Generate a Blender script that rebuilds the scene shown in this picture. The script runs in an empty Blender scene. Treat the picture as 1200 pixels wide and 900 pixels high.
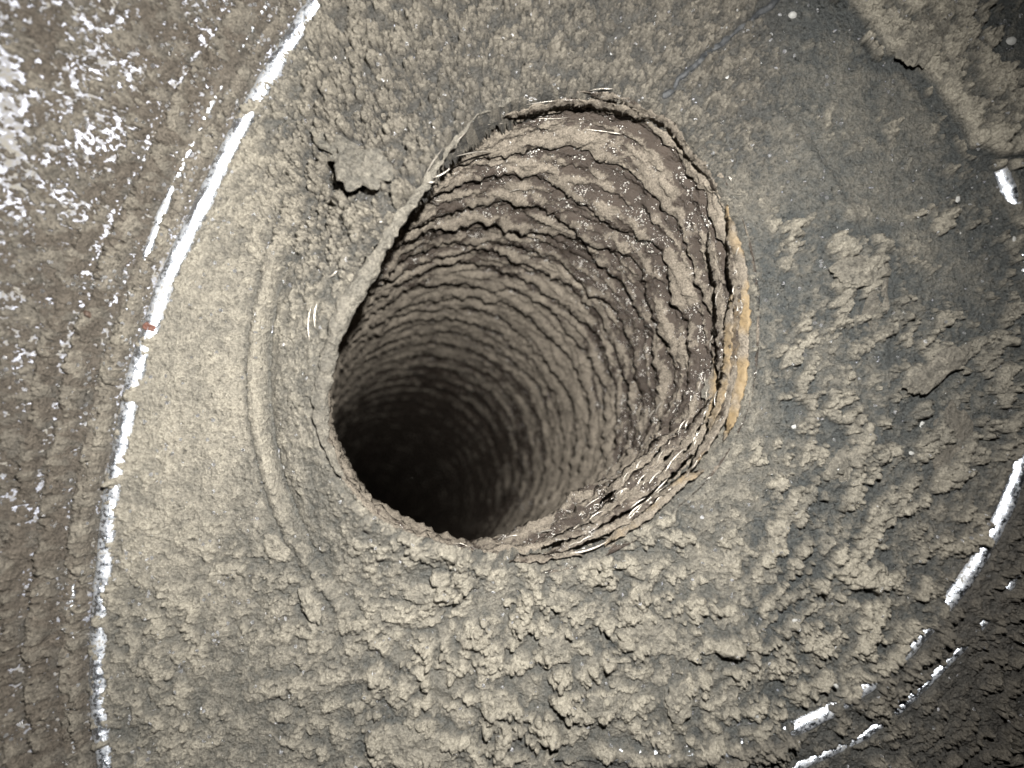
import bpy, bmesh, math, random
import numpy as np
from mathutils import Vector

# ------------------------------------------------------------------ camera, world, light
S = bpy.context.scene
C = S.collection
H = 0.26                                   # camera height over the plate
cam = bpy.data.cameras.new('camera'); cam_o = bpy.data.objects.new('camera', cam); C.objects.link(cam_o)
cam_o.location = (0, 0, H); cam_o.rotation_euler = (0, 0, 0)
cam.sensor_width = 36; cam.lens = 24; cam.clip_start = 0.005; cam.clip_end = 20
cam.dof.use_dof = True; cam.dof.focus_distance = 0.285; cam.dof.aperture_fstop = 6.0
S.camera = cam_o
W = bpy.data.worlds.new('World'); S.world = W; W.use_nodes = True
W.node_tree.nodes['Background'].inputs[0].default_value = (0.9, 0.95, 1.0, 1)
W.node_tree.nodes['Background'].inputs[1].default_value = 0.004
fl = bpy.data.lights.new('phone_flash', 'SPOT'); fl.energy = 15.5; fl.spot_size = math.radians(122); fl.spot_blend = 1.0; fl.shadow_soft_size = 0.003
fl.color = (1.0, 0.975, 0.925)
fl_o = bpy.data.objects.new('phone_flash', fl); fl_o.location = (0.018, 0.048, H + 0.002); fl_o.rotation_euler = (Vector((-0.030, 0.0, 0))-fl_o.location).to_track_quat('-Z', 'Y').to_euler(); C.objects.link(fl_o)
S.view_settings.view_transform = 'Standard'; S.view_settings.look = 'None'
S.view_settings.exposure = 0.0; S.view_settings.gamma = 1.0; S.view_settings.use_curve_mapping = False
try:
    S.cycles.max_bounces = 6; S.cycles.diffuse_bounces = 1; S.cycles.caustics_reflective = False
    S.cycles.sample_clamp_indirect = 3
except Exception: pass

K = 800.0                                  # focal length in photograph pixels
def P(px, py, z=0.0):
    d = H - z
    return ((px - 600) / K * d, (450 - py) / K * d, z)

# ------------------------------------------------------------------ noise
_rs = np.random.RandomState(7)
PERM = _rs.permutation(4096).astype(np.int64)
G3 = _rs.normal(size=(4096, 3)); G3 /= np.linalg.norm(G3, axis=1)[:, None]
G3 = G3.astype(np.float32)
RND = _rs.rand(4096, 3).astype(np.float32)
def _h(i, j, k=0): return PERM[(PERM[(PERM[i & 4095] + j) & 4095] + k) & 4095]
def perlin3(x, y, z):
    xi = np.floor(x).astype(np.int64); yi = np.floor(y).astype(np.int64); zi = np.floor(z).astype(np.int64)
    xf = (x - xi).astype(np.float32); yf = (y - yi).astype(np.float32); zf = (z - zi).astype(np.float32)
    u = xf*xf*xf*(xf*(xf*6-15)+10); v = yf*yf*yf*(yf*(yf*6-15)+10); w = zf*zf*zf*(zf*(zf*6-15)+10)
    def g(a, b, c):
        q = G3[_h(xi+a, yi+b, zi+c)]
        return q[..., 0]*(xf-a) + q[..., 1]*(yf-b) + q[..., 2]*(zf-c)
    def l(a, b, t): return a + (b-a)*t
    return 1.6*l(l(l(g(0,0,0), g(1,0,0), u), l(g(0,1,0), g(1,1,0), u), v),
             l(l(g(0,0,1), g(1,0,1), u), l(g(0,1,1), g(1,1,1), u), v), w)
def perlin2(x, y, seed=0):
    xi = np.floor(x).astype(np.int64); yi = np.floor(y).astype(np.int64)
    xf = (x - xi).astype(np.float32); yf = (y - yi).astype(np.float32)
    u = xf*xf*xf*(xf*(xf*6-15)+10); v = yf*yf*yf*(yf*(yf*6-15)+10)
    def g(a, b):
        t = RND[_h(xi+a, yi+b, seed), 0] * 6.2832
        return np.cos(t)*(xf-a) + np.sin(t)*(yf-b)
    a = g(0,0) + (g(1,0)-g(0,0))*u; b = g(0,1) + (g(1,1)-g(0,1))*u
    return 1.5*(a + (b-a)*v)
def fbm2(x, y, o=4, seed=0, gain=0.5):
    s = 0; a = 1.0
    for i in range(o):
        s = s + a*perlin2(x, y, seed+i*13); x = x*2.03+5.1; y = y*2.03+1.7; a *= gain
    return s
def fbm3(x, y, z, o=3, gain=0.5):
    s = 0; a = 1.0
    for i in range(o):
        s = s + a*perlin3(x, y, z); x = x*2.03+5.1; y = y*2.03+1.7; z = z*2.03+3.3; a *= gain
    return s
def worley(x, y, seed=0):
    xi = np.floor(x).astype(np.int64); yi = np.floor(y).astype(np.int64)
    f1 = np.full(x.shape, 9., np.float32); f2 = f1.copy(); idv = np.zeros(x.shape, np.float32)
    for a in (-1, 0, 1):
        for b in (-1, 0, 1):
            h = _h(xi+a, yi+b, seed)
            dx = xi+a+RND[h, 0]-x; dy = yi+b+RND[h, 1]-y
            d = np.sqrt(dx*dx+dy*dy).astype(np.float32)
            n = d < f1
            f2 = np.where(n, f1, np.minimum(f2, d)); idv = np.where(n, RND[h, 2], idv); f1 = np.where(n, d, f1)
    return f1, f2, idv
def sstep(a, b, x):
    t = np.clip((x-a)/(b-a), 0, 1); return t*t*(3-2*t)

def seg_dist(px, py, pts, closed=False):
    """distance to a polyline, arc position, and side (+ is left of travel)"""
    pts = list(pts)
    if closed: pts = pts + [pts[0]]
    best = np.full(px.shape, 1e9, np.float32); arc = np.zeros(px.shape, np.float32); side = np.zeros(px.shape, np.float32)
    L = 0
    for (x0, y0), (x1, y1) in zip(pts[:-1], pts[1:]):
        dx, dy = x1-x0, y1-y0; l = math.hypot(dx, dy)
        t = np.clip(((px-x0)*dx+(py-y0)*dy)/(l*l), 0, 1)
        ex = px-x0-t*dx; ey = py-y0-t*dy; d = np.sqrt(ex*ex+ey*ey)
        n = d < best
        best = np.where(n, d, best); arc = np.where(n, L+t*l, arc)
        side = np.where(n, np.sign(dx*ey-dy*ex), side); L += l
    return best, arc, side
def inside(px, py, pts):
    r = np.zeros(px.shape, bool); n = len(pts)
    for i in range(n):
        x0, y0 = pts[i]; x1, y1 = pts[(i+1) % n]
        c = ((y0 > py) != (y1 > py)) & (px < (x1-x0)*(py-y0)/(y1-y0+1e-9)+x0)
        r ^= c
    return r
def smooth_poly(pts, closed, n):
    """Catmull-Rom resample to n points"""
    m = len(pts); out = []
    segs = m if closed else m-1
    for q in range(n):
        t = q*segs/(n if closed else n-1); i = min(int(t), segs-1); f = t-i
        g = (lambda k: pts[k % m]) if closed else (lambda k: pts[max(0, min(m-1, k))])
        a, b, c, d = g(i-1), g(i), g(i+1), g(i+2)
        out.append(tuple(0.5*(2*b[k]+(c[k]-a[k])*f+(2*a[k]-5*b[k]+4*c[k]-d[k])*f*f+(3*b[k]-a[k]-3*c[k]+d[k])*f**3) for k in (0, 1)))
    return out

# ------------------------------------------------------------------ outlines measured off the photograph (px), turned to metres by P()
MOUTH = [(590,124),(640,108),(700,104),(760,122),(802,155),(833,200),(857,250),(873,300),(880,360),(877,430),(864,490),
         (834,543),(792,585),(742,624),(682,652),(620,662),(560,652),(500,632),(452,608),(418,576),(394,540),(380,490),
         (382,440),(396,375),(425,315),(462,256),(506,190),(545,145)]
MOUTH = smooth_poly(MOUTH, True, 120)
BEAD_L = smooth_poly([(420,-90),(372,0),(330,66),(282,150),(238,240),(200,320),(178,385),(160,440),(146,510),(131,590),(122,680),(116,760),(118,840),(126,900),(140,1000)], False, 60)
BEAD_L2 = smooth_poly([(352,-90),(318,-10),(268,80),(226,165),(190,250),(160,330),(132,420),(108,510),(95,600),(84,700),(80,800),(84,900),(92,1000)], False, 50)
BEAD_R = smooth_poly([(1150,160),(1178,215),(1200,300),(1208,420),(1195,540),(1165,620),(1122,690),(1068,755),(1010,806),(940,848),(860,878),(790,886),(700,880)], False, 50)
BEAD_R2 = smooth_poly([(1245,540),(1222,620),(1192,670),(1155,725),(1092,792),(1025,852),(950,890),(880,915)], False, 40)
RING_C = (668, 438)
def ring_r(px, py):
    return np.sqrt(((px-RING_C[0])/372.)**2 + ((py-RING_C[1])/408.)**2)

def base_z(x, y):
    """the bare sheet metal under the dust, metres"""
    px = 600+x/H*K; py = 450-y/H*K
    m = H/K
    dl, _, sl = seg_dist(px, py, BEAD_L)            # travelling down the picture: left of the bead has side < 0 or > 0
    tl = dl*np.where(px < np.interp(py, [p[1] for p in BEAD_L], [p[0] for p in BEAD_L]), 1, -1)*m
    z = np.where(tl > 0, 0.72*tl-0.002*(1-np.exp(-tl/0.004)), 0)
    z = z + 0.006*sstep(-0.05, 0.0, tl)
    rr = ring_r(px, py)
    z = z - 0.005*(1-sstep(0.62, 0.99, rr))*sstep(420, 640, px)    # shallow dish towards the mouth
    lw = sstep(640, 480, px)*sstep(740, 560, py)*sstep(-40, 110, py)
    z = z + lw*0.0145*(1-sstep(0.68, 0.96, rr)) - lw*0.0035*np.exp(-((rr-0.95)/0.03)**2)   # spun collar stands up to the mouth on the left
    z = z + 0.0016*np.exp(-((rr-0.985)/0.016)**2)              # rolled rib round the mouth
    dr, _, sr = seg_dist(px, py, BEAD_R)
    out = (px-700)**2/ (505.**2) + (py-440)**2/(452.**2) > 1
    tr = np.where((px > 650), 1, 0)*np.where(out, dr, 0)*m*sstep(240, 460, py)
    z = z - 0.35*tr
    return z

# ------------------------------------------------------------------ mesh helpers
def obj_from(name, verts, faces, mat, parent=None, smooth=True, attrs=None):
    me = bpy.data.meshes.new(name)
    v = np.asarray(verts, np.float32); f = np.asarray(faces, np.int32)
    me.vertices.add(len(v)); me.vertices.foreach_set('co', v.ravel())
    n = f.shape[1]
    me.loops.add(f.size); me.loops.foreach_set('vertex_index', f.ravel())
    me.polygons.add(len(f)); me.polygons.foreach_set('loop_start', np.arange(0, f.size, n, dtype=np.int32))
    try: me.polygons.foreach_set('loop_total', np.full(len(f), n, np.int32))
    except Exception: pass
    me.update(calc_edges=True)
    if smooth: me.polygons.foreach_set('use_smooth', np.ones(len(f), bool))
    for k, a in (attrs or {}).items():
        at = me.attributes.new(k, 'FLOAT', 'POINT'); at.data.foreach_set('value', np.asarray(a, np.float32).ravel())
    me.materials.append(mat)
    o = bpy.data.objects.new(name, me); C.objects.link(o)
    if parent: o.parent = parent
    return o
def grid_faces(nr, nc, mask=None, wrap=False):
    i = np.arange(nr*nc).reshape(nr, nc)
    if wrap: i = np.concatenate([i, i[:, :1]], 1)
    f = np.stack([i[:-1, :-1], i[1:, :-1], i[1:, 1:], i[:-1, 1:]], -1).reshape(-1, 4)
    return f if mask is None else f[mask.reshape(-1)]
def thing(name, label, cat, loc=(0, 0, 0), group=None):
    o = bpy.data.objects.new(name, None); C.objects.link(o); o.location = loc; o.empty_display_size = 0.01
    o['label'] = label; o['category'] = cat
    if group: o['group'] = group
    return o
def tag(o, label=None, cat=None, group=None, kind=None):
    if label: o['label'] = label
    if cat: o['category'] = cat
    if group: o['group'] = group
    if kind: o['kind'] = kind
    return o

# ------------------------------------------------------------------ materials
def mat(name):
    m = bpy.data.materials.new(name); m.use_nodes = True
    nt = m.node_tree; b = nt.nodes['Principled BSDF']
    return m, nt, b
def nd(nt, t, **kw):
    n = nt.nodes.new(t)
    for k, v in kw.items(): setattr(n, k, v)
    return n
def noise(nt, vec, scale, detail=6, rough=0.6, dist=0.0):
    n = nd(nt, 'ShaderNodeTexNoise'); n.inputs['Scale'].default_value = scale; n.inputs['Detail'].default_value = detail
    n.inputs['Roughness'].default_value = rough; n.inputs['Distortion'].default_value = dist
    if vec is not None: nt.links.new(vec, n.inputs['Vector'])
    return n.outputs['Fac']
def ramp(nt, fac, stops, interp='LINEAR'):
    r = nd(nt, 'ShaderNodeValToRGB'); r.color_ramp.interpolation = interp
    el = r.color_ramp.elements
    while len(el) < len(stops): el.new(0.5)
    for e, (p, c) in zip(el, stops):
        e.position = p; e.color = (c, c, c, 1) if isinstance(c, (int, float)) else (*c, 1)
    nt.links.new(fac, r.inputs[0]); return r.outputs[0]
def mixc(nt, fac, a, b, mode='MIX'):
    n = nd(nt, 'ShaderNodeMix', data_type='RGBA', blend_type=mode)
    for s, v in ((n.inputs[0], fac), (n.inputs[6], a), (n.inputs[7], b)):
        if isinstance(v, (int, float)): s.default_value = v
        elif isinstance(v, tuple): s.default_value = (*v, 1)
        else: nt.links.new(v, s)
    return n.outputs[2]
def mth(nt, op, a, b=0.0, clamp=False):
    n = nd(nt, 'ShaderNodeMath', operation=op, use_clamp=clamp)
    for s, v in ((n.inputs[0], a), (n.inputs[1], b)):
        if isinstance(v, (int, float)): s.default_value = v
        else: nt.links.new(v, s)
    return n.outputs[0]
def bump(nt, h, strength, dist, normal=None):
    n = nd(nt, 'ShaderNodeBump'); n.inputs['Strength'].default_value = strength; n.inputs['Distance'].default_value = dist
    nt.links.new(h, n.inputs['Height'])
    if normal: nt.links.new(normal, n.inputs['Normal'])
    return n.outputs[0]
def attr(nt, name):
    a = nd(nt, 'ShaderNodeAttribute'); a.attribute_name = name; return a.outputs['Fac']
def objco(nt): return nd(nt, 'ShaderNodeTexCoord').outputs['Object']

def make_dust(name, thin, mid, thick, sparkle=0.5):
    m, nt, b = mat(name); co = objco(nt)
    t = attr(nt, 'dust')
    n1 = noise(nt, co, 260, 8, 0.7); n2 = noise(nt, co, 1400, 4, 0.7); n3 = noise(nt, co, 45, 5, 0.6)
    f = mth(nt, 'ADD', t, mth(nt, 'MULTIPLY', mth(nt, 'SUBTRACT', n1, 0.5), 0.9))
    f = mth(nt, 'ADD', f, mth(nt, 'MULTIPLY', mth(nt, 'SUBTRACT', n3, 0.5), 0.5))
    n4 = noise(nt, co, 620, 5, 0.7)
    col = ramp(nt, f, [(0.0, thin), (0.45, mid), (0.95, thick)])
    br = attr(nt, 'brown')
    col = mixc(nt, mth(nt, 'MULTIPLY', br, 0.85, True), col, mixc(nt, n1, (0.022, 0.017, 0.014), (0.20, 0.168, 0.135)))
    col = mixc(nt, 1.0, col, ramp(nt, mth(nt, 'ADD', mth(nt, 'MULTIPLY', n2, 0.6), mth(nt, 'MULTIPLY', n4, 0.4)), [(0.34, 0.45), (0.66, 1.5)]), 'MULTIPLY')
    nt.links.new(col, b.inputs['Base Color'])
    b.inputs['Roughness'].default_value = 0.95
    b.inputs['Specular IOR Level'].default_value = 0.28
    # mineral grains that glint where the dust is thin
    vor = nd(nt, 'ShaderNodeTexVoronoi'); vor.inputs['Scale'].default_value = 1500; nt.links.new(co, vor.inputs['Vector'])
    g = mth(nt, 'GREATER_THAN', nd_sep(nt, vor.outputs['Color']), 1-0.07*sparkle)
    thinf = ramp(nt, f, [(0.1, 1.0), (0.65, 0.25)])
    g = mth(nt, 'MULTIPLY', g, thinf)
    nt.links.new(mth(nt, 'MULTIPLY', g, 0.8), b.inputs['Metallic'])
    nt.links.new(mth(nt, 'SUBTRACT', 0.95, mth(nt, 'MULTIPLY', g, 0.65)), b.inputs['Roughness'])
    # coarse bright zinc grains
    v3 = nd(nt, 'ShaderNodeTexVoronoi'); v3.inputs['Scale'].default_value = 560; nt.links.new(co, v3.inputs['Vector'])
    clus = ramp(nt, noise(nt, co, 75, 5, 0.7), [(0.45, 0.0), (0.65, 0.55)])
    gl = mth(nt, 'MULTIPLY', attr(nt, 'glint'), clus)
    gg = mth(nt, 'LESS_THAN', nd_sep(nt, v3.outputs['Color']), gl)
    gg = mth(nt, 'MULTIPLY', gg, mth(nt, 'LESS_THAN', v3.outputs['Distance'], 0.42))
    allg = mth(nt, 'MAXIMUM', mth(nt, 'MULTIPLY', g, 0.8), gg)
    nt.links.new(allg, b.inputs['Metallic']); nt.links.new(mth(nt, 'SUBTRACT', 0.95, mth(nt, 'MULTIPLY', allg, 0.6)), b.inputs['Roughness'])
    nt.links.new(mixc(nt, gg, col, (0.72, 0.72, 0.74)), b.inputs['Base Color'])
    v2 = nd(nt, 'ShaderNodeTexVoronoi'); v2.inputs['Scale'].default_value = 900; nt.links.new(co, v2.inputs['Vector'])
    hh = mth(nt, 'SUBTRACT', mth(nt, 'ADD', mth(nt, 'MULTIPLY', n2, 0.7), mth(nt, 'MULTIPLY', n4, 1.8)), mth(nt, 'MULTIPLY', v2.outputs['Distance'], 0.3))
    nt.links.new(bump(nt, hh, 1.0, 0.0017), b.inputs['Normal'])
    return m
def nd_sep(nt, c):
    s = nd(nt, 'ShaderNodeSeparateColor'); nt.links.new(c, s.inputs[0]); return s.outputs[0]

DUST = make_dust('caked_dust', (0.074, 0.079, 0.078), (0.172, 0.162, 0.139), (0.385, 0.354, 0.292), 0.7)
TDUST = None

def make_metal(name, dusty=0.45, rough=0.32, base=(0.62, 0.65, 0.70), sc=420, bd=0.0004):
    m, nt, b = mat(name); co = objco(nt)
    n1 = noise(nt, co, sc, 6, 0.7); n2 = noise(nt, co, 90, 5, 0.6); n3 = noise(nt, co, 1600, 3, 0.6)
    f = ramp(nt, mth(nt, 'ADD', mth(nt, 'MULTIPLY', n1, 0.6), mth(nt, 'MULTIPLY', n2, 0.4)), [(dusty-0.05, 1.0), (dusty+0.07, 0.0)])
    nt.links.new(mixc(nt, f, base, (0.17, 0.16, 0.14)), b.inputs['Base Color'])
    nt.links.new(mth(nt, 'SUBTRACT', 1.0, f), b.inputs['Metallic'])
    nt.links.new(mth(nt, 'ADD', rough, mth(nt, 'MULTIPLY', f, 0.55)), b.inputs['Roughness'])
    hh = mth(nt, 'ADD', mth(nt, 'ADD', n1, mth(nt, 'MULTIPLY', n3, 0.35)), mth(nt, 'MULTIPLY', f, 0.4))
    nt.links.new(bump(nt, hh, 1.0, bd), b.inputs['Normal'])
    return m
METAL = make_metal('galvanised_steel', 0.475, 0.54, (0.29, 0.30, 0.345))
BEADM = make_metal('galvanised_rib', 0.44, 0.27, (0.72, 0.77, 0.86), 700, 0.00035)

def make_rib_mat():
    m, nt, b = mat('dusty_foil_liner'); co = objco(nt)
    v = attr(nt, 'fold'); film = attr(nt, 'film')
    n1 = noise(nt, co, 210, 8, 0.7); n2 = noise(nt, co, 1300, 4, 0.7); n3 = noise(nt, co, 60, 5, 0.65)
    # film = how bare the foil is, plus painted darkness deep in the hose
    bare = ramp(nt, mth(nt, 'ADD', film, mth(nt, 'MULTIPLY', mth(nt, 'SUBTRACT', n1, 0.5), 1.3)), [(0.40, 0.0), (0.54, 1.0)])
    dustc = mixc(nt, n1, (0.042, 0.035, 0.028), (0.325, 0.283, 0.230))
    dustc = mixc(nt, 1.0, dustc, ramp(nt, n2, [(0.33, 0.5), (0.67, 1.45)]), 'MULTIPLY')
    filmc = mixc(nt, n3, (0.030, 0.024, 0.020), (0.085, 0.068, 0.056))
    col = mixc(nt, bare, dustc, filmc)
    yel = attr(nt, 'yellow')
    yf = ramp(nt, mth(nt, 'ADD', yel, mth(nt, 'MULTIPLY', mth(nt, 'SUBTRACT', n3, 0.5), 1.2)), [(0.45, 0.0), (0.75, 1.0)])
    col = mixc(nt, yf, col, mixc(nt, n1, (0.16, 0.105, 0.042), (0.33, 0.26, 0.17)))
    nt.links.new(col, b.inputs['Base Color'])
    nt.links.new(mth(nt, 'SUBTRACT', 0.93, mth(nt, 'MULTIPLY', bare, 0.60)), b.inputs['Roughness'])
    b.inputs['Specular IOR Level'].default_value = 0.3
    vor = nd(nt, 'ShaderNodeTexVoronoi'); vor.inputs['Scale'].default_value = 1900; nt.links.new(co, vor.inputs['Vector'])
    thr = ramp(nt, noise(nt, co, 170, 5, 0.7), [(0.50, 1.0), (0.64, 0.66)])
    g = mth(nt, 'MULTIPLY', mth(nt, 'GREATER_THAN', nd_sep(nt, vor.outputs['Color']), thr), bare)
    nt.links.new(g, b.inputs['Metallic'])
    g2 = mixc(nt, g, col, (0.8, 0.78, 0.74)); nt.links.new(g2, b.inputs['Base Color'])
    hh = mth(nt, 'ADD', n2, mth(nt, 'MULTIPLY', n1, 1.8))
    nt.links.new(bump(nt, hh, 0.85, 0.001), b.inputs['Normal'])
    return m
RIB = make_rib_mat()

def simple(name, c1, c2, rough, scale=300, metallic=0.0, bumpd=0.0004, spec=0.5, coat=0.0):
    m, nt, b = mat(name); co = objco(nt)
    n1 = noise(nt, co, scale, 6, 0.65)
    nt.links.new(mixc(nt, ramp(nt, n1, [(0.3, 0.0), (0.7, 1.0)]), c1, c2), b.inputs['Base Color'])
    b.inputs['Roughness'].default_value = rough; b.inputs['Metallic'].default_value = metallic
    b.inputs['Specular IOR Level'].default_value = spec; b.inputs['Coat Weight'].default_value = coat
    nt.links.new(bump(nt, noise(nt, co, scale*3, 4, 0.6), 0.6, bumpd), b.inputs['Normal'])
    return m
FILM = simple('torn_clear_film', (0.30, 0.27, 0.23), (0.62, 0.58, 0.52), 0.25, 700, 0.5, 0.0003)
YELLOW = simple('amber_sealant', (0.26, 0.145, 0.03), (0.30, 0.245, 0.17), 0.42, 130, 0.0, 0.0008, 0.5, 0.2)
RUST = simple('rust', (0.07, 0.03, 0.022), (0.15, 0.07, 0.05), 0.8, 500)
DARKCHIP = simple('dark_chip', (0.03, 0.02, 0.015), (0.08, 0.05, 0.035), 0.6, 500)
PALE = simple('pale_plaster_grain', (0.20, 0.20, 0.19), (0.36, 0.36, 0.35), 0.6, 500)

# ------------------------------------------------------------------ the big sheet-metal housing
housing = thing('metal_duct', 'big round galvanised steel duct with rolled ribs, surrounding the ribbed hose opening, mostly under dust', 'duct')

def axis(lo, hi, step, pad, pstep):
    a = np.arange(lo-pad, lo, pstep); b = np.arange(lo, hi, step); c = np.arange(hi, hi+pad, pstep)
    return np.concatenate([a, b, c])
# bare sheet
xs = axis(-0.25, 0.21, 0.0012, 0.12, 0.004); ys = axis(-0.16, 0.16, 0.0012, 0.12, 0.004)
X, Y = np.meshgrid(xs, ys)
Zm = base_z(X, Y) + 0.0002*perlin2(X*180, Y*180, 3)
PXm = 600+X/(H-Zm)*K; PYm = 450-Y/(H-Zm)*K
ins = inside(PXm, PYm, MOUTH); dm, _, _ = seg_dist(PXm, PYm, MOUTH, True)
sd = np.where(ins, -dm, dm)
keep = (sd[:-1, :-1] > 24) & (sd[1:, 1:] > 24)
obj_from('steel_sheet', np.stack([X, Y, Zm], -1).reshape(-1, 3), grid_faces(*X.shape, mask=keep), METAL, housing)

def zat(px, py):
    """point on the base sheet seen at picture position px, py"""
    z = 0.0
    for _ in range(12):
        x, y, _z = P(px, py, z)
        z = z + 0.6*(float(base_z(np.array([x]), np.array([y]))[0]) - z)
    return Vector(P(px, py, z))

def sweep(name, pts3, rad, mat_, parent, n=14, noise_amp=0.0, seed=0.0, taper=True, squash=1.0, attrs=None):
    pts3 = [Vector(p) for p in pts3]; V = []
    N = len(pts3)
    for i, p in enumerate(pts3):
        t = (pts3[min(i+1, N-1)]-pts3[max(i-1, 0)]).normalized()
        up = Vector((0, 0, 1)); s = t.cross(up).normalized(); u = s.cross(t).normalized()
        r = rad(i/(N-1)) if callable(rad) else rad
        if taper: r *= min(1, (i+0.3)/2.5, (N-1-i+0.3)/2.5)
        for k in range(n):
            a = 2*math.pi*k/n
            V.append(p+s*math.cos(a)*r+u*math.sin(a)*r*squash)
    V = np.array([list(v) for v in V], np.float32)
    if noise_amp:
        q = V*260+seed
        d = fbm3(q[:, 0], q[:, 1], q[:, 2], 3)
        V[:, 2] += d*noise_amp; V[:, 0] += fbm3(q[:, 1]+9, q[:, 0], q[:, 2], 2)*noise_amp*0.7; V[:, 1] += fbm3(q[:, 0], q[:, 2]+4, q[:, 1], 2)*noise_amp*0.7
    A = {k: np.full(len(V), v) for k, v in (attrs or {}).items()}
    return obj_from(name, V, grid_faces(N, n, wrap=True), mat_, parent, attrs=A)

def along(poly, n):
    q = smooth_poly(poly, False, n); return [zat(*p) for p in q]
for poly, r in ((BEAD_L, 0.0033), (BEAD_L2, 0.0014), (BEAD_R, 0.0030), (BEAD_R2, 0.0020)):
    q = along(poly, 420)
    sweep('rolled_rib', q, r, BEADM, housing, 20, 0.00040, taper=False, squash=0.8)

# ------------------------------------------------------------------ the dust blanket
step = 0.00044
xs = axis(-0.215, 0.205, step, 0.13, 0.002); ys = axis(-0.152, 0.152, step, 0.13, 0.002)
X, Y = np.meshgrid(xs, ys); X = X.astype(np.float32); Y = Y.astype(np.float32)
Zb = base_z(X, Y).astype(np.float32)
PX = 600+X/(H-Zb)*K; PY = 450-Y/(H-Zb)*K
dm, arcm, _ = seg_dist(PX, PY, MOUTH[::3], True)
ins = inside(PX, PY, MOUTH[::3]); sd = np.where(ins, -dm, dm)
RR = ring_r(PX, PY)
def blob(cx, cy, rx, ry, ang=0, soft=1.0):
    a = math.radians(ang); dx = PX-cx; dy = PY-cy
    u = (dx*math.cos(a)+dy*math.sin(a))/rx; v = (-dx*math.sin(a)+dy*math.cos(a))/ry
    return np.exp(-(u*u+v*v)*soft)
# warp
wx = X*1000 + 1.6*fbm2(X*220, Y*220, 3, 40); wy = Y*1000 + 1.6*fbm2(X*220+7, Y*220, 3, 60)   # in mm
big = fbm2(X*26, Y*26, 4, 1); midn = fbm2(X*90, Y*90, 4, 5); fine = fbm2(X*420, Y*420, 4, 9, 0.6)
dl, al, _ = seg_dist(PX, PY, BEAD_L)
leftof = PX < np.interp(PY, [p[1] for p in BEAD_L], [p[0] for p in BEAD_L])
tl = np.where(leftof, dl, -dl)                       # px, + outside on the left wall
dl2, al2, _ = seg_dist(PX, PY, BEAD_L2)
dr, ar, _ = seg_dist(PX, PY, BEAD_R); dr2, ar2, _ = seg_dist(PX, PY, BEAD_R2)
outR = ((PX-700)**2/505.**2 + (PY-440)**2/452.**2 > 1) & (PX > 650) & (PY > 330)
tr = np.where(outR, dr, -dr)
def crust(s, seed, sharp=0.22, ax=1.0, ay=1.0):
    f1, f2, i = worley(wx/s*ax, wy/s*ay, seed)
    return sstep(0, sharp, f2-f1)*(0.65+0.5*i), f1, i
c1, f1a, i1 = crust(3.4, 101, 0.25); c2, f1b, i2 = crust(1.7, 131, 0.35); c3, f1c, i3 = crust(8.0, 171, 0.25)
lump1 = np.clip(1-f1a*1.35, 0, 1)**0.7; lump3 = np.clip(1-f1c*1.5, 0, 1)**0.6
ft, ft2, it = worley((wx*0.8-wy*0.55)/5.5, (wx*0.55+wy*0.8)/3.2, 211)  # streaky clods on the right
clod = sstep(0, 0.3, ft2-ft)*(it > 0.35)
# regions
top = sstep(330, 60, PY)*sstep(330, 430, PX)*(1-sstep(860, 960, PX))
topleft = blob(430, 190, 130, 150, 20)
bottom = sstep(560, 680, PY)*sstep(380, 520, PX)
bl = sstep(540, 700, PY)*(1-sstep(380, 520, PX))
right = sstep(830, 930, PX)
leftband = sstep(-30, 0, -tl)*(1-sstep(0.97, 1.03, 2-RR))*(PX < 420)
wall = sstep(-4, 20, tl)
innerL = (1-sstep(0.90, 0.97, RR))*sstep(470, 400, PX)*sstep(250, 350, PY)
mm = 0.001
th = np.full(X.shape, 1.5, np.float32)*1.0
c4, f1d, i4 = crust(1.15, 501, 0.5)
th += 0.6*big + 0.45*midn
# top: cracked crust
def patch(sx, sy, seed, lo=0.0, w=0.16, ang=0.0, o=6):
    ca, sa = math.cos(ang), math.sin(ang)
    return sstep(lo, lo+w, fbm2((X*ca+Y*sa)*sx, (-X*sa+Y*ca)*sy, o, seed, 0.62))
pA = patch(60, 75, 601, 0.05, 0.22); pB = patch(130, 150, 631, 0.0, 0.2); pC = patch(300, 330, 661, 0.05, 0.25)
pD = patch(55, 110, 701, 0.10, 0.14, 0.9); pE = patch(130, 240, 731, 0.12, 0.2, 0.9)
wt = np.clip(top+topleft, 0, 1)
th += wt*(1.15+0.75*topleft)*(2.4*c1*(0.4+1.2*i1) + 1.9*c2*(0.4+i2) + 1.8*pB + 1.0*pC - 3.2 + 1.6*midn)
# left plain: soft scaly
wl = np.clip(1-wt-bottom-right-wall*1.0, 0, 1)
th += wl*(0.35*pB+0.40*pC+0.25*pE)*(0.6+0.6*sstep(-0.4,0.4,big))
th += wl*(1-innerL)*0.25*pE
th += (0.42*fine + (0.06*c4 + 0.26*c4*i4)*sstep(-0.3, 0.6, fbm2(X*70+9, Y*70, 3, 33)))*(1-0.45*wl*(PX<450))
# concentric rib + grooves on left
ringn = RR + 0.0035*fine
vis = sstep(520, 380, PX)*(1-sstep(560, 760, PY)*0.75)
th += vis*(-1.6*np.exp(-((ringn-1.018)/0.006)**2) - 2.0*np.exp(-((ringn-0.945)/0.007)**2) + 1.3*np.exp(-((ringn-0.985)/0.02)**2))
th += vis*(-0.35*np.exp(-((ringn-1.045)/0.004)**2))
vis2 = sstep(600, 720, PY)*sstep(980, 800, PX)
th += vis2*(-0.9*np.exp(-((RR+0.01*midn-1.0)/0.012)**2))
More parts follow.
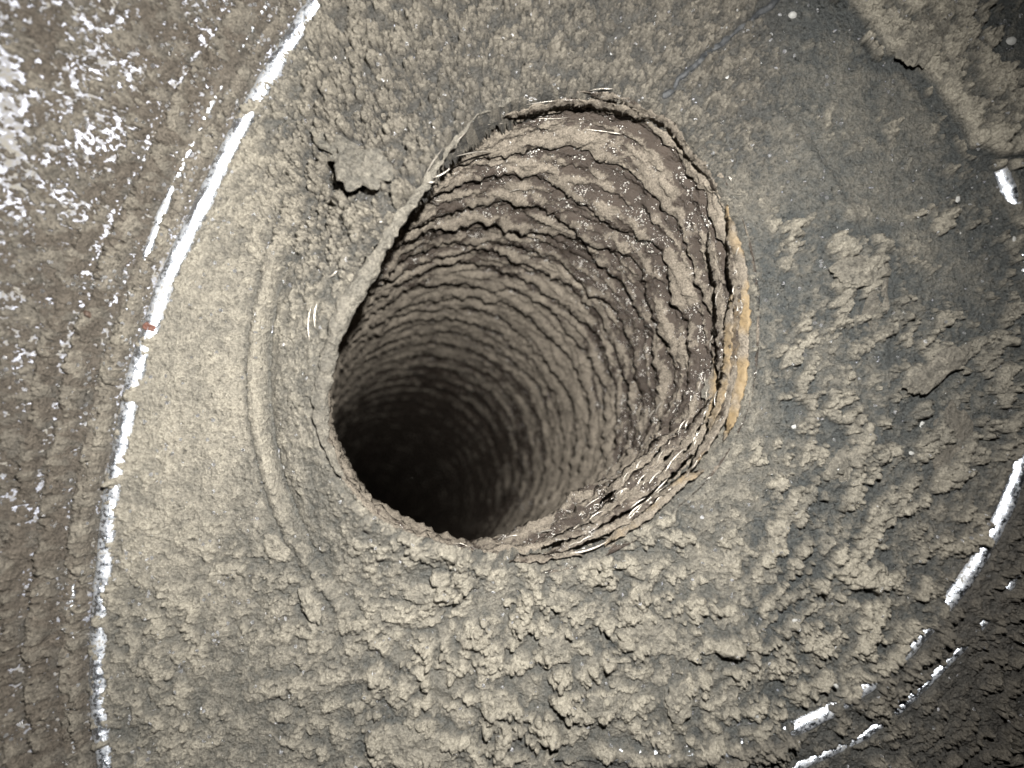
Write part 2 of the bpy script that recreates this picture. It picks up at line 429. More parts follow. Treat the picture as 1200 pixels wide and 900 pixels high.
# bottom: pillow lumps
th += bottom*(0.65+0.95*sstep(-0.35, 0.35, fbm2(X*34+2, Y*34, 3, 811)))*(2.2*pA + 2.3*pB*(0.3+0.7*pA) + 0.35*pC + 1.5*lump1*(i1 > 0.45) + 2.6*lump3*(i3 > 0.5) - 1.6 + 1.1*midn)
th += bl*(0.4+0.8*sstep(-0.35, 0.35, fbm2(X*34+2, Y*34, 3, 811)))*(1.2*pB+0.4*pC+0.6*lump1*(i1 > 0.6)-0.6+0.8*midn)
# right: thin dust with torn clods
clm = sstep(-0.45, 0.45, fbm2(X*38+3, Y*38, 6, 77, 0.7) + 0.9*(blob(1010,300,60,40)+blob(1080,420,70,60)+blob(1120,500,60,110)+blob(960,560,80,60,-40)+blob(860,700,120,90)+blob(1010,700,70,110,30))-0.75*sstep(330, 220, PY)-0.12)
rightclod = clm*(3.8*pD+2.5*pE*(0.4+0.6*pD)+0.8*pC+0.8*clod*it+0.3)+ (1-clm)*(0.7*pE*pD+0.35*pC) 
th = th*(1-0.62*right) + right*(rightclod + 0.18*midn)
# upper-right ridge of thick fallen dust
RIDGE = [(968,-40),(985,5),(1012,40),(1032,72),(1060,72),(1085,105),(1115,150),(1128,180),(1165,190),(1215,184),(1230,150),(1175,100),(1140,50),(1120,-40)]
dR, _, _ = seg_dist(PX, PY, RIDGE, True); iR = inside(PX+9*fine+20*midn, PY+18*midn[::-1]+8*fine, RIDGE)
dRs = np.where(iR, dR, 0)
rid = sstep(0, 8, dRs)
th += rid*(3.6+1.0*c1+2.0*pA+1.8*pB+0.9*pC+1.1*midn)
th -= 1.8*(~iR)*np.exp(-(dR/9.)**2)*(PX < 1140)
# seam running from the mouth to the upper right
SEAM = [(776,116),(800,90),(835,58),(870,32),(905,4),(950,-40)]
ds, as_, _ = seg_dist(PX+2.0*midn, PY+2.0*midn, SEAM)
th -= 6.5*np.exp(-(ds/4.6)**2)*(1-0.6*sstep(0.1, 0.5, midn))
th += 0.9*sstep(14, 4, ds)*(PY+PX*0.82 < 752+0*PX)
# bare / covered ribs
th -= 0.8*blob(445, 262, 30, 32)*1.0
th = np.maximum(th, 0.18)
bl_cov = fbm2(al/38., X*0+3.3, 3, 21)
def cov_left(a_px):      # where dust bridges the left rib, by picture row
    return (blob(162,462,40,9,-20)+0.7*blob(178,400,14,8)+blob(300,128,30,4,-30)+0.8*blob(135,565,30,4,-25)+0.6*blob(118,725,30,4,20)+0.9*blob(124,868,30,4,-15))
on_l = np.exp(-(dl/10.)**2)
th -= on_l*(2.3+0.9*sstep(430, 250, PY)*sstep(60,180,PY))
th += on_l*(6.0*np.clip(cov_left(0), 0, 1) + 1.5*sstep(0.0, 0.5, bl_cov+0.4*fine) + 1.6*np.abs(fine) + 0.9*pC)
# bare flanks at the brightest stretch
th -= 2.6*np.exp(-((tl-12)/16.)**2)*blob(200, 300, 60, 95, 22)*(1+0.5*fine)
# left wall: ridges running with the rib, thin pocked dust, bare glints
th = th*(1-0.5*wall)
th += wall*(1.5*np.exp(-((tl-24)/6.)**2) - 1.0*np.exp(-((tl-13)/4.)**2) + 1.6*np.exp(-((tl-70-6*big)/10.)**2) - 1.3*np.exp(-((tl-46)/6.)**2) + 1.2*np.exp(-((tl-105-10*big)/9.)**2) - 0.8*np.exp(-((tl-88)/6.)**2))*(1.9+0.7*midn)
hole = sstep(0.40, 0.58, fbm2(X*620, Y*520, 4, 88, 0.7)+0.35*fine+0.6*fbm2(X*60, Y*60, 3, 91) + 0.34*blob(120,110,110,140) + 0.10*blob(60,300,80,200) - 0.10)
th += wall*(1.0*pB+0.9*pC+0.5*midn-0.5)
th = np.where(wall > 0.2, np.maximum(th, 0.15), th)
hb = np.clip(wall*hole+sstep(0.30, 0.6, 0.9*blob(8, 130, 36, 115, -8)+0.55*fine-0.25*pC+0.2*midn), 0, 1)
th = th*(1-hb)-0.5*hb

# second left rib mostly covered
th += np.exp(-(dl2/9.)**2)*(2.0+0.5*midn) - 3.2*np.exp(-(dl2/8.)**2)*blob(193,275,30,60,20)
# right rib: exposed only in pieces
bare_r = np.clip(blob(1160,622,30,92,27,1.0)*1.6+blob(1125,688,16,12)+blob(1113,700,8,6)+blob(1068,756,24,16,-48)+blob(1012,804,17,12,-40)+blob(947,844,30,12,-28)+blob(1174,215,14,26,-20)*1.2+blob(850,880,16,6)+blob(990,822,6,5)+blob(1196,560,10,22), 0, 1)
th += np.exp(-(dr/9.)**2)*(2.6+0.5*fine)
bb = sstep(0.25, 0.6, bare_r*np.exp(-(dr/13.)**2)+0.10*fine)
th = th*(1-bb)+bb*0.3
bare_r2 = np.clip(1.3*(blob(1192,666,10,9)+blob(1182,684,8,8)+blob(1150,728,10,9)+blob(1122,762,8,8)+blob(1096,792,27,12,-48)+blob(1060,822,18,10,-38)+blob(1015,856,21,10,-32)+blob(975,876,14,9,-25)+blob(945,890,20,9,-25)), 0, 1)
th += np.exp(-(dr2/6.)**2)*1.5
bb2 = sstep(0.25, 0.6, bare_r2*np.exp(-(dr2/8.)**2)+0.10*fine)
th = th*(1-bb2)+bb2*0.1
th += 0.7*outR*(0.5*c2+0.4*lump1) 
# inner slope by the mouth, left: smooth, fine
th += innerL*(0.4*pC - 0.15 + 0.2*fine)
# crumbly edge by the mouth at the lower left
th += blob(430,610,70,50)*(1.3*lump1+0.9*c2)
# hand-placed mounds: px, py, rx, ry, angle, mm
for q in [(500,690,34,10,0,1.2),(520,700,30,12,10,1.0),(655,700,22,12,0,1.8),(565,742,15,12,0,1.6),(600,745,18,12,0,1.4),(650,757,20,18,0,1.8),
          (755,742,34,30,30,2.4),(705,822,22,18,0,1.8),(790,820,18,24,0,2.0),(700,775,14,14,0,1.8),(480,868,54,26,-5,2.2),(355,800,70,14,-8,1.6),
          (325,640,18,12,50,1.8),(368,705,26,10,60,1.8),(335,745,14,12,0,1.2),(640,690,12,14,0,1.2),(540,650,14,12,0,1.4),(505,650,10,9,0,1.5),
          (850,735,34,24,-50,1.9),(900,660,28,18,-40,1.8),(860,650,30,16,-40,1.2),(1000,250,14,12,0,1.6),(1000,300,32,16,0,1.6),(865,450,18,26,20,1.0),
          (1080,440,50,20,-35,1.3),(1105,520,30,50,0,1.4),(990,545,34,26,-40,1.5),(1010,600,30,20,-40,1.3),(985,780,60,40,-30,1.2),(900,760,26,44,20,1.4)]:
    b_ = blob(*q[:5]); th += q[5]*sstep(0.25, 0.62, b_+0.13*midn+0.10*fine)*(0.8+0.25*b_)
# roll the dust over the edge of the mouth
lowleft = np.clip(sstep(560, 430, PX)+sstep(590,640,PY)*sstep(640,560,PX), 0, 1)
edge = sd + (2.0*fine + 3.0*midn)
lipw = np.exp(-((sd-3)/7.)**2)
leftlip = sstep(600, 480, PX)
th += leftlip*lipw*(1.0+0.6*c2)
pass
th *= mm
Zd = Zb + th
lsh = sstep(560, 430, PX)*sstep(200, 330, PY)
drop = np.clip((2.0+12*lsh-edge)/4.0, 0, 4-3.0*lowleft)
Zd = Zd - 0.0050*drop**1.5
# small sideways push so that clods overhang a little
gy, gx = np.gradient(th); sp = 0.00044
pushx = -0.09*gx/np.maximum(np.gradient(X, axis=1), 1e-5)*0.0007; pushy = -0.09*gy/np.maximum(np.gradient(Y, axis=0), 1e-5)*0.0007
Xd = X + np.clip(pushx, -0.0006, 0.0006); Yd = Y + np.clip(pushy, -0.0006, 0.0006)
Zd = np.where(np.isfinite(Zd), Zd, Zb)
lim = -8+(2.5*lowleft+10*lsh)[:-1, :-1]
keep = (sd[:-1, :-1] > lim) & (sd[1:, 1:] > lim)
# how loose and deep the dust is (colour), plus painted relief shading
def blur(a, n):
    for ax in (0, 1):
        pad = [(0, 0), (0, 0)]; pad[ax] = (n+1, n)
        cs_ = np.cumsum(np.pad(a, pad, mode='edge').astype(np.float64), axis=ax)
        a = (np.take(cs_, np.arange(2*n+1, cs_.shape[ax]), ax)-np.take(cs_, np.arange(0, cs_.shape[ax]-2*n-1), ax))/(2*n+1)
    return a
relief_shade = np.clip((th-blur(th, 14))*1000, -1.6, 1.6)  # height against surroundings: shade painted into hollows, light onto tops
dustv = 0.44 + 0.10*big + (0.18+0.04*bottom+0.04*right+0.05*wt)*relief_shade + 0.07*bottom
dustv += 0.34*blob(230, 440, 110, 330, 12) + 0.10*blob(520, 760, 300, 140) 
dustv -= 0.14*wt*sstep(420, 620, PX)+0.06*wt
dustv += 0.16*rid
dustv -= 0.18*right*(1-clm*(0.6+0.4*pD))*(1-rid)
dustv -= 0.14*sstep(1050, 1200, PX)
dustv -= 0.30*outR
dustv -= 0.35*np.exp(-(ds/4.)**2)
dustv -= 0.42*(blob(1040,340,18,70)+blob(955,590,20,50,30)+blob(930,680,25,50,30)+blob(1070,480,30,50)+blob(940,30,50,50)+blob(900,330,60,70)*0.5)*(1-0.5*clod)
glint = np.clip(wall*(0.75-0.4*sstep(250, 600, PY))+0.25*wl*(PX < 330)*sstep(0.9, 1.1, RR)+0.12, 0, 1)
brown = np.clip((1.0+0.25*sstep(420, 800, PY))*wall*(1-0.45*pB)*(1-0.35*np.exp(-((tl-26)/16.)**2)) + 0.28*outR + 0.25*sstep(1000, 1150, PX)*sstep(420, 650, PY) + 0.38*wt, 0, 1)  # wt term paints shade over the hollow crust at top and upper left
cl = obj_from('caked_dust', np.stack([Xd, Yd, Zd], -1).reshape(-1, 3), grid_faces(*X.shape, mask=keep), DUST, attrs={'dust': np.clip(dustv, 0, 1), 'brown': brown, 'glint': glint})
tag(cl, 'cracked grey-tan blanket of caked dust covering the steel around the opening', 'dust', kind='stuff')

SEAMM = simple('seam_black', (0.008, 0.009, 0.010), (0.035, 0.038, 0.042), 0.6, 900)
SEAMM.node_tree.nodes['Principled BSDF'].inputs['Specular IOR Level'].default_value = 0.6
sq = []
for x_, y_ in smooth_poly(SEAM, False, 160):
    p_ = zat(x_+1.5*math.sin(x_*0.21), y_+1.2*math.sin(x_*0.33)); p_.z += 0.0003+0.00025*math.sin(x_*0.45)*math.sin(x_*0.13); sq.append(p_)
sweep('panel_seam', sq, lambda t: 0.0012+0.0004*math.sin(t*31)*math.sin(t*13), SEAMM, housing, 10, 0.0005, squash=0.45)
# sampler of the dust surface for things lying on it
def dust_at(px, py):
    p = zat(px, py)
    i = int(np.argmin(np.abs(ys-p.y))); j = int(np.argmin(np.abs(xs-p.x)))
    return Vector((p.x, p.y, float(Zd[i, j])))

# ------------------------------------------------------------------ the flexible hose
hose = thing('flexible_hose', 'ribbed flexible hose opening, caked with dust inside, running down into darkness at lower left', 'hose', (0.01, 0.02, -0.01))
NPH = 640
phi = np.linspace(0, 2*np.pi, NPH, endpoint=False)
mo = np.array([P(px, py, -0.004)[:2] for px, py in MOUTH])
mc = np.array(P(632, 388, -0.004)[:2])
ang = np.arctan2(mo[:, 1]-mc[1], mo[:, 0]-mc[0]); rad_m = np.hypot(mo[:, 0]-mc[0], mo[:, 1]-mc[1])
o_ = np.argsort(ang); ang = ang[o_]; rad_m = rad_m[o_]
R_mouth = np.interp(phi, np.concatenate([ang-2*np.pi, ang, ang+2*np.pi]), np.tile(rad_m, 3)) + 0.0015
R0 = 0.083
def axis_c(z):            # centre line: z is negative depth
    t = np.clip(-z/0.44, 0, 5)
    x = mc[0] + (-0.118-mc[0])*t
    y = mc[1] + (-0.112-mc[1])*t
    return x, y
def wrapd(a, b): return (a-b+np.pi) % (2*np.pi)-np.pi
def R_at(z, ph):
    k = sstep(-0.004, 0.065, -z)
    Rm = np.interp(ph % (2*np.pi), np.append(phi, 2*np.pi), np.append(R_mouth, R_mouth[0]))
    R = Rm*(1-k)+R0*k
    R = R + 0.008*np.exp(-((-z-0.010)/0.045)**2)*np.exp(-(wrapd(ph, math.radians(190))/0.9)**2)
    R = R - 0.016*np.exp(-((-z-0.044)/0.022)**2)*np.exp(-(wrapd(ph, math.radians(-62))/0.55)**2)
    return R
zz = 0.0022; k = 0; tops = []
rng = random.Random(5)
while zz > -1.5:
    pitch = 0.0102 + 0.0165*min(1, max(0, -zz)/0.25)**1.2 + rng.uniform(-0.0022, 0.003)
    tops.append((zz, pitch)); zz -= pitch
for k, (z0, pitch) in enumerate(tops):
    NPR = 26 if z0 > -0.3 else 14; NPH = 640 if z0 > -0.3 else 300
    v = np.linspace(0, 1, NPR)[:, None]; ph = np.linspace(0, 2*np.pi, NPH, endpoint=False)[None, :]
    cs, sn = np.cos(ph), np.sin(ph)
    # wandering fold lines, more at the sides
    wob = 0.0080*perlin3(cs*2.2+k*0.35, sn*2.2, np.full_like(cs, k*0.55)) + 0.0026*perlin3(cs*6+k, sn*7, np.full_like(cs, k*1.7))
    tilt = 0.010*np.sin(ph-2.6)*min(1, -z0/0.05)                     # folds lean, as a coil does
    wobn = 0.0080*perlin3(cs*2.2+(k+1)*0.35, sn*2.2, np.full_like(cs, (k+1)*0.55)) + 0.0026*perlin3(cs*6+(k+1), sn*7, np.full_like(cs, (k+1)*1.7))
    znx = tops[k+1][0] if k+1 < len(tops) else z0-pitch
    tiltn = 0.010*np.sin(ph-2.6)*min(1, -znx/0.05)
    za = z0 + (wob+tilt)*min(1, k/3.); zb_ = znx + (wobn+tiltn)*min(1, (k+1)/3.)
    z = za + (zb_-za)*np.minimum(v/0.9, 1)
    amp = (0.0035 + 0.0024*perlin3(cs*3, sn*3, np.full_like(cs, k*0.9+7.))) * min(1, (k+1.0)/3.) * (1-0.55*sstep(0.10, 0.26, np.array(-z0))-0.35*sstep(0.24, 0.42, np.array(-z0)))
    dsc = float(1-0.6*sstep(0.22, 0.42, np.array(-z0)))
    # shingle: sits out at v=0, leans in to a rounded lip near v=.9 and curls back
    prof = np.interp(v, [0, 0.12, 0.35, 0.6, 0.78, 0.88, 0.95, 1.0], [0.9, 0.75, 0.25, -0.25, -0.75, -1.0, -0.7, 0.9])
    zc = z - 0.0016*np.exp(-((v-0.90)/0.07)**2)
    R = R_at(z, ph) + amp*prof
    qx = (R*cs)*150; qy = (R*sn)*150; qz = z*260
    n1 = fbm3(qx*0.40, qy*0.40, qz*1.0+k*7.7, 5, 0.62); n2 = fbm3(qx*4.2, qy*4.2, qz*3+k*3.1, 2, 0.6)
    body = np.sin(np.pi*np.clip(v, 0, 1))**0.5
    R = R - body*(0.0025*n1 + 0.0008*n2)*dsc 
    lipn = np.exp(-((v-0.86)/0.12)**2)
    R = R - lipn*0.0022*np.clip(perlin3(qx*1.7+3, qy*1.7, qz*0.2+k), -0.1, 1)
    zc = zc + lipn*0.0012*n2 - 0.0012*lipn*n1
    cx, cy = axis_c(z)
    V = np.stack([cx+R*cs, cy+R*sn, zc+0*R], -1)
    V[..., 2] -= 0.0045
    dep = -z
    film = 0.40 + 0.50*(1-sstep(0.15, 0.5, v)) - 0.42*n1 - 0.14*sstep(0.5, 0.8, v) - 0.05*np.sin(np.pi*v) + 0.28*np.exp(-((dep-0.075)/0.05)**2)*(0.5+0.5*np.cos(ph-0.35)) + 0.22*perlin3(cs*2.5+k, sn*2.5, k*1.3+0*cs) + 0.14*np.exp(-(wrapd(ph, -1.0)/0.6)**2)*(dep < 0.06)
    film = film - 0.12*sstep(0.10, 0.16, dep) + 0.45*sstep(0.16, 0.40, dep) - (0.3 if k == 0 else 0)  # colour darkens with depth: painted fall-off of light down the hose
    yel = 0.75*np.exp(-(wrapd(ph, math.radians(-12))/0.40)**2)*np.exp(-((dep-0.016)/0.008)**2) + 0.0*v
    ft_ = np.broadcast_to(film, R.shape); yl = np.broadcast_to(yel, R.shape)
    loc = np.array(hose.location)
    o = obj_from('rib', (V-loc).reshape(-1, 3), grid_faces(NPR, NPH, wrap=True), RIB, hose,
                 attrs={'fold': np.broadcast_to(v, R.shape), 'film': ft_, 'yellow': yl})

HL = Vector(hose.location)
# added dished cap over the open far end, so the world stays hidden
zc_ = tops[-1][0]-tops[-1][1]+0.01; ccx, ccy = axis_c(np.array(zc_))
th_ = np.linspace(0, 2*np.pi, 48, endpoint=False)[None, :]; rr_ = np.linspace(0.001, 0.10, 12)[:, None]
obj_from('end_cap', (np.stack([ccx+rr_*np.cos(th_), ccy+rr_*np.sin(th_), zc_-0.0045-0.03*(1-(rr_/0.10)**2)+0*th_], -1)-np.array(HL)).reshape(-1, 3), grid_faces(12, 48, wrap=True), RIB, hose)
def mouth_pt(px, py, z): return Vector(P(px, py, z))-HL
def strip(name, poly, z0, z1, w0, mat_, n=90, amp=0.0004, inward=(632, 388), seed=0):
    """a thick ribbon that lines the mouth: outer edge on poly, leaning into the hose"""
    q = smooth_poly(poly, False, n); V = []
    prof = [(0, 0.0), (0.25, 0.9), (0.5, 1.0), (0.75, 0.9), (1.0, 0.0)]
    rows = []
    for i, (px, py) in enumerate(q):
        t = i/(n-1); w = w0*min(1, t*7, (1-t)*7)+0.5
        dx, dy = inward[0]-px, inward[1]-py; l = math.hypot(dx, dy); dx /= l; dy /= l
        row = []
        for a, hgt in prof:
            e = Vector(P(px+dx*w*a, py+dy*w*a, z0+(z1-z0)*a))
            row.append(e+Vector((dx*-0.0, 0, 0.0012*hgt)))
        for a, hgt in reversed(prof[1:-1]):
            row.append(Vector(P(px+dx*w*a, py+dy*w*a, z0+(z1-z0)*a))-Vector((0, 0, 0.0012)))
        rows.append(row)
    A = np.array([[list(p-HL) for p in r] for r in rows], np.float32)
    qn = A*300+seed
    A[..., 2] += amp*fbm3(qn[..., 0], qn[..., 1], qn[..., 2], 5, 0.7); A[..., 0] += amp*fbm3(qn[..., 1], qn[..., 0]+5, qn[..., 2], 3); A[..., 1] += amp*fbm3(qn[..., 2], qn[..., 0]+5, qn[..., 1]+2, 3)
    return obj_from(name, A.reshape(-1, 3), grid_faces(A.shape[0], A.shape[1], wrap=True), mat_, hose)
def offs(off, i0, i1, jit, sd_):
    """piece of the mouth outline moved towards the hole by off px"""
    rr_ = random.Random(sd_); out = []
    for i in range(i0, i1, 2):
        px, py = MOUTH[i % 120]; dx, dy = 632-px, 388-py; l = math.hypot(dx, dy); o2 = off+rr_.uniform(-jit, jit)
        out.append((px+dx/l*o2, py+dy/l*o2))
    return out
MA = [math.degrees(math.atan2(388-p[1], p[0]-632)) for p in MOUTH]
def idx(deg): return min(range(120), key=lambda i: abs((MA[i]-deg+180) % 360-180))
LAYERS = [  # off px, from deg, to deg, width, z0, film, yellow
 (1, 34, -38, 16, -0.0005, 0.24, 0.70), (3, -40, -78, 13, -0.0008, 0.20, 0.46), (12, 26, -50, 12, -0.0022, 0.40, 0.42), (14, -48, -96, 10, -0.002, 0.40, 0.10),
 (22, 10, -36, 11, -0.005, 0.35, 0.62), (25, -38, -92, 11, -0.005, 0.45, 0.15), (34, -20, -84, 12, -0.009, 0.42, 0.15), (44, -30, -76, 12, -0.013, 0.48, 0.0),
 (55, -36, -72, 11, -0.017, 0.42, 0.0), (4, 80, 36, 10, -0.001, 0.40, 0.15), (12, 100, 60, 10, -0.002, 0.42, 0.0), (32, 30, -18, 10, -0.010, 0.42, 0.1), (3, -80, -100, 9, -0.0008, 0.40, 0.1)]
for n_, (off, d0, d1, w, z0, fm, ye) in enumerate(LAYERS):
    i0, i1 = idx(d0), idx(d1)
    if i1 < i0: i1 += 120
    o = strip('film_layer', offs(off, i0, i1, 2.2, n_), z0, z0-0.006, w, RIB, 200, 0.0009, seed=n_*7)
    m_ = len(o.data.vertices)
    for key, val in (('film', fm), ('yellow', ye), ('fold', 0.5)):
        co_ = np.zeros(m_*3, np.float32); o.data.vertices.foreach_get('co', co_); co_ = co_.reshape(-1, 3)*90
        a_ = o.data.attributes.new(key, 'FLOAT', 'POINT'); a_.data.foreach_set('value', (val*(1+0.5*perlin3(co_[:, 0]+n_, co_[:, 1], co_[:, 2]))).astype(np.float32))
    if ye > 0.6: o['label'] = ['amber stained film edge at the right rim', 'tan stained film edge at the lower right rim', '', '', 'ochre streak of film inside the right rim'][n_]
# dusty cut edge of the hose along the left side of the opening
LIP = [(610,112),(560,136),(522,180),(490,228),(458,272),(432,318),(402,368),(384,420),(375,470),(382,520),(402,562)]
q = [zat(x, y)+Vector((0.0004, 0, 0.0008))-HL for x, y in smooth_poly(LIP, False, 320)]
q2 = []
for i, p in enumerate(q):
    a = q[max(0, i-12):i+13]; q2.append(Vector((p.x, p.y, sum(s.z for s in a)/len(a))))
sweep('hose_rim', q2, lambda t: 0.0007+0.0024*min(1, max(0, t-0.15)*2.5)*min(1, (1-t)*4)+0.0005*math.sin(t*40)*math.sin(t*17), DUST, hose, 28, 0.0015, 3.0, attrs={'dust': 0.55, 'brown': 0.15})
# thin wires / torn film: slivers lying along the folds
bpy.context.view_layer.update()
DG = bpy.context.evaluated_depsgraph_get()
CAMP = Vector((0, 0, H))
def hit(px, py):
    """where the sight line through a photograph position meets what is built so far"""
    ok, p, nrm, *_ = S.ray_cast(DG, CAMP, Vector(((px-600)/K, (450-py)/K, -1)).normalized())
    return (p, nrm) if ok else (Vector(P(px, py, 0)), Vector((0, 0, 1)))
def sliver(px, py, length, angd, z=None, w=0.0007, bow=0.08, mat_=FILM):
    """a stiff scrap of film lying on the wall of the opening"""
    a = math.radians(angd); n = 9
    dx, dy = math.cos(a)*length/2, -math.sin(a)*length/2
    (p0, n0), (p1, n1) = hit(px-dx, py-dy), hit(px+dx, py+dy)
    if (p0-p1).length > 2.2*length/K*(H-(p0.z+p1.z)/2): p1, n1 = p0+Vector((dx, -dy, 0))*2/K*(H-p0.z), n0
    nrm = (n0+n1+Vector((0, 0, 0.6))).normalized(); t = (p1-p0); L = t.length; t.normalize(); s = t.cross(nrm).normalized(); nrm = s.cross(t)
    if nrm.z < 0: nrm = -nrm
    V = []
    for i in range(n):
        u = i/(n-1); ww = w*(1-abs(2*u-1)**3*0.85)
        m = p0+t*L*u+s*L*bow*(u*(1-u))*2+nrm*(0.0005+0.0006*math.sin(u*3.14))
        V += [m-s*ww, m+nrm*ww*0.5, m+s*ww, m-nrm*ww*0.6]
    V = np.array([list(v-HL) for v in V], np.float32)
    obj_from('film_sliver', V, grid_faces(n, 4, wrap=True), mat_, hose)
for a in [(588,131,38,12,0.002),(615,121,26,15,0.001),(648,137,36,2,0.000),(645,122,70,6,0.001),(697,130,24,-10,0.000),(555,183,46,6,-0.004),(510,190,36,56,0.003),
          (542,158,24,50,0.003),(517,203,24,28,-0.001),(577,148,30,5,0.000),(603,223,13,20,-0.01),(700,153,30,-6,-0.002),(720,155,18,-8,-0.002),
          (705,107,30,4,0.001),(505,213,10,5,-0.004),(512,232,14,-8,-0.006),
          (617,661,20,14,0.002),(690,641,46,18,0.002),(665,620,30,28,-0.003),(745,600,26,44,-0.002),(760,590,60,42,-0.001),(775,570,24,46,-0.004),
          (735,560,16,62,-0.012),(715,552,14,60,-0.014),(707,570,16,50,-0.012),(773,478,16,60,-0.02),(765,485,12,58,-0.02),(640,625,20,20,-0.004),
          (678,525,12,70,-0.06),(730,468,10,60,-0.04),(815,515,24,56,-0.006),(792,540,34,50,-0.005),(768,560,20,48,-0.008),(835,400,20,78,-0.008),
          (842,350,18,84,-0.008),(862,340,12,85,-0.002),(640,590,9,50,-0.01),(600,630,16,12,-0.003),(540,640,18,-12,0.001),(865,295,12,70,0.001),
          (390,320,14,40,0.006),(364,380,40,88,0.006),(371,370,30,86,0.006),(402,300,34,52,0.006),(800,500,18,60,-0.012),(780,520,14,52,-0.012),
          (750,545,12,54,-0.014),(655,612,24,24,-0.006),(700,605,20,32,-0.006),(725,585,18,40,-0.008),(845,450,24,72,-0.006),(852,470,16,66,-0.004),(855,210,8,-60,0.001)]:
    sliver(*a, w=rng.uniform(0.00025, 0.0006), bow=rng.uniform(0.02, 0.12))
rs = random.Random(11)
for i in range(46):                                           # finer slivers on the lower right folds
    t = rs.random(); a = math.radians(-84+t*78); dep = rs.uniform(0.002, 0.03)
    cx, cy = axis_c(np.array(-dep)); r = float(R_at(np.array(-dep), np.array(a % (2*math.pi))))-0.0035
    x = cx+r*math.cos(a); y = cy+r*math.sin(a); z = -dep-0.0045
    d = H-z; sliver(600+x/d*K, 450-y/d*K, rs.uniform(6, 22), math.degrees(a)+90+rs.uniform(-10, 10), z, rs.uniform(0.00018, 0.0005), 0.05)

# ------------------------------------------------------------------ small parts and loose bits
def lumpy(name, px, py, rx, ry, hgt, angd, material, seed, parent=None, dustv=0.6, brown=0.0, n=30, lift=0.0, rough=0.35, tilt=(0, 0), curl=0.0):
    """a crumbly clod: a thick patch with a ragged outline and uneven top, sizes in picture px and metres"""
    c = dust_at(px, py); d = H-c.z; rx = rx/K*d; ry = ry/K*d
    m = 3*n
    t = np.linspace(0, 1, n)[:, None]; v = np.linspace(0, 2*np.pi, m, endpoint=False)[None, :]
    cx, cy = np.cos(v), np.sin(v)
    out = 1+0.9*rough*fbm3(cx*1.3+seed, cy*1.3, 0*cx+seed*2, 5, 0.48)
    X_ = rx*out*t*cx; Y_ = ry*out*t*cy
    dome = (1-t**3.0)**0.6
    k = 330.0
    nz = fbm3(X_*k+seed, Y_*k, 0*X_+seed, 4, 0.62)
    Zt = hgt*dome*(1+0.9*rough*2*nz) ; Zu = -hgt*0.45*dome+0*Zt
    Z_ = np.concatenate([Zt, Zu[::-1]], 0); X2 = np.concatenate([X_, X_[::-1]], 0); Y2 = np.concatenate([Y_, Y_[::-1]], 0)
    a = math.radians(-angd); Xr = X2*math.cos(a)-Y2*math.sin(a); Yr = X2*math.sin(a)+Y2*math.cos(a)
    Z_ = Z_ + Xr*tilt[0] - Yr*tilt[1] + curl*(np.clip(-Yr/ry, 0, 1.5)**2)
    V = np.stack([Xr, Yr, Z_+lift], -1).reshape(-1, 3)
    o = obj_from(name, V, grid_faces(2*n, m, wrap=True), material, parent, attrs={'dust': np.full(len(V), dustv)+0.1*np.tile(nz, (2, 1)).ravel(), 'brown': np.full(len(V), brown)})
    o.location = c - (HL if parent is hose else Vector((0, 0, 0)))
    return o
G = 'clods and flakes of dust lying on the caked dust'
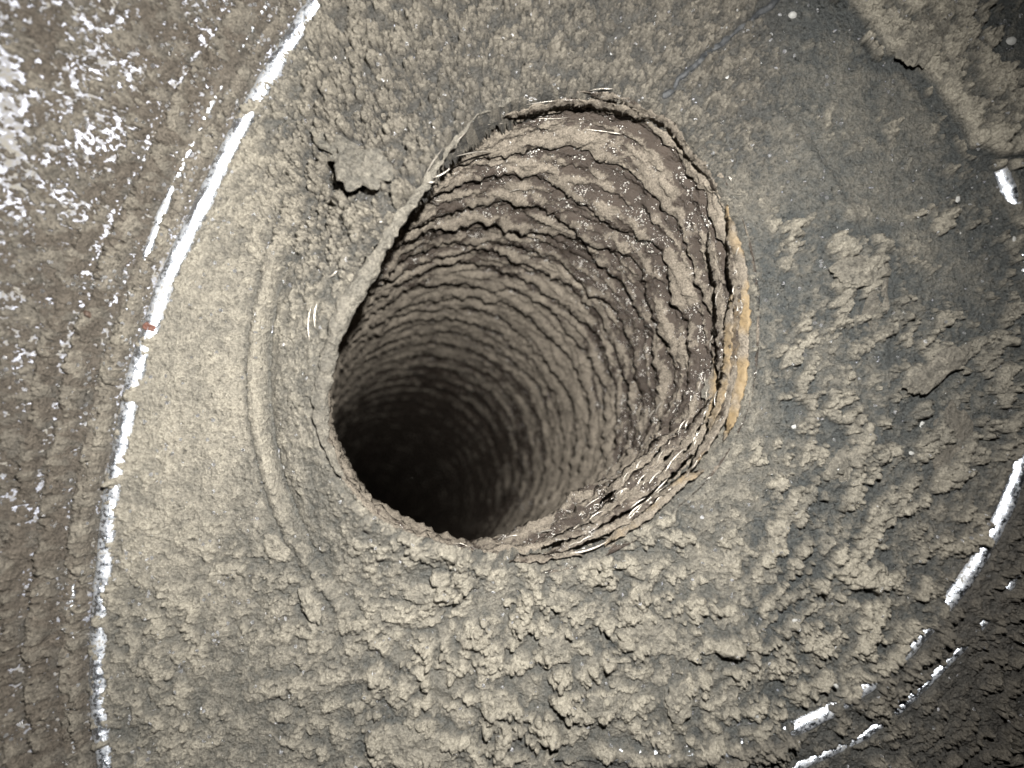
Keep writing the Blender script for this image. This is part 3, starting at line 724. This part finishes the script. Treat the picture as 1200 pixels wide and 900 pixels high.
for (px, py, rx, ry, hg, an, dv, br, lift, tl_, nm, lab) in [
    (430,208,38,25,0.0042,30,0.58,0.1,0.0072,(0,0.42),'dust_flake','curled tan flake lifting off the dust at upper left, casting a black shadow'),
    (402,180,40,13,0.0028,30,0.58,0.1,0.0022,(0,0.2),'dust_flake','narrow crumbling flake just above the curled flake at upper left'),
    (1000,318,36,19,0.0030,-8,0.66,0.1,0.0034,(0,0.25),'dust_flake','ragged tan flake with a black gap under its lower edge, right of the opening'),
    (1027,352,14,34,0.0012,8,0.50,0.3,0.0005,(0,0),'dust_flake','long brownish flake pointing down below the ragged flake right of the opening'),
    (1068,62,22,36,0.0020,35,0.62,0.1,0.0006,(0,0),'dust_clod','upper clod on the thick dust ridge at top right'),
    (755,745,32,28,0.0022,30,0.66,0,0.0002,(0,0),'dust_clod','largest rounded clod below the opening, beside a dark crack'),
    (508,694,32,11,0.0016,4,0.72,0,0.0003,(0,0),'dust_clod','long pale clod lying flat just below the lower edge of the opening'),
    (658,700,20,11,0.0018,0,0.70,0,0.0003,(0,0),'dust_clod','small pale oval clod right below the strips at the lower lip'),
    (650,757,18,16,0.0018,0,0.66,0,0.0003,(0,0),'dust_clod','round clod left of the largest clod below the opening'),
    (704,822,20,15,0.0018,0,0.64,0,0.0003,(0,0),'dust_clod','crumbly clod at bottom centre, between two others'),
    (792,818,16,22,0.0020,0,0.66,0,0.0003,(0,0),'dust_clod','upright oval clod at the bottom, right of the crumbly one'),
    (480,870,50,25,0.0022,-4,0.66,0,0.0004,(0,0),'dust_flake','broad smooth flake at the bottom edge with a soft shadow at its right end'),
    (326,640,18,11,0.0017,50,0.78,0,0.0003,(0,0),'dust_clod','pale clod left of the opening, upper of two in line'),
    (368,706,24,9,0.0017,60,0.78,0,0.0003,(0,0),'dust_clod','pale slanted clod lower left of the opening, lower of two in line'),
    (1108,520,24,48,0.0016,5,0.48,0.45,0.0003,(0,0),'dust_flake','tall brown patch of dust near the right edge above the bright rib'),
    (1085,432,46,15,0.0016,-38,0.60,0.25,0.0004,(0,0),'dust_flake','slanting tan bar of dust at the right pointing to upper right'),
    (860,455,14,22,0.0010,15,0.5,0.1,0.0002,(0,0),'dust_clod','faint clod just outside the amber strip at the right edge'),
    (988,545,26,18,0.0018,-35,0.62,0.15,0.0004,(0,0),'dust_clod','tan clod beside bluish bare steel at the right')]:
    o = lumpy(nm, px, py, rx, ry, hg*0.85, an, DUST, px*0.37, None, dv-0.06, br, lift=lift-0.0006, tilt=tl_, rough=0.42)
    tag(o, lab, 'dust flake' if nm == 'dust_flake' else 'dust clod', G)
# rivets (parts of the steel duct)
for px, py, r in ((927,20,5),(1182,50,6)):
    o = lumpy('rivet', px, py, r, r*0.8, 0.0010, 0, PALE, 2.0, None, rough=0.06, n=16, lift=0.0006); o.parent = housing
# loose chips
tag(lumpy('rust_chip', 178, 384, 8, 5, 0.0012, 20, RUST, 3.3, None, n=14, lift=0.0022), 'small red rust chip on the bright rib at the left', 'chip', 'loose chips')
tag(lumpy('dark_chip', 111, 369, 6, 3.5, 0.001, 20, DARKCHIP, 5.3, None, n=14, lift=0.0008), 'small dark brown chip on the dusty wall left of the rib', 'chip', 'loose chips')
rs = random.Random(3)
for px, py, r, lab in [(1124,275,5,'pale grain, upper right of the ragged flake, amid thin grey dust'),(1178,283,4,'pale grain farthest right, below the small bare patch of steel'),
    (1055,368,3,'pale brownish grain between the tan bar of dust and the ragged flake'),(1112,238,5,'highest pale grain on the right side, on grey dust'),(1076,497,5,'pale grain beside the tall brown patch'),
    (1062,530,4,'pale grain just under the one beside the tall brown patch'),(1020,650,6,'pale grain on the lower right dust above the bright rib pieces'),(925,722,4,'bluish pale grain in a bare spot below the tan clods at lower right'),
    (882,832,5,'pale grain lying near the bottom edge left of the rib pieces'),(965,790,4,'pale grain just above the lower rib pieces'),(930,500,5,'pale grain in the bluish bare spot right of the opening'),(850,92,4,'pale grain near the seam at the top')]:
    o = lumpy('pale_grain', px, py, r*0.8, r*0.55, 0.0004, rs.uniform(0, 180), PALE, px*0.1, None, n=7, lift=0.0002)
    tag(o, lab, 'grain', 'pale grains on the right side')
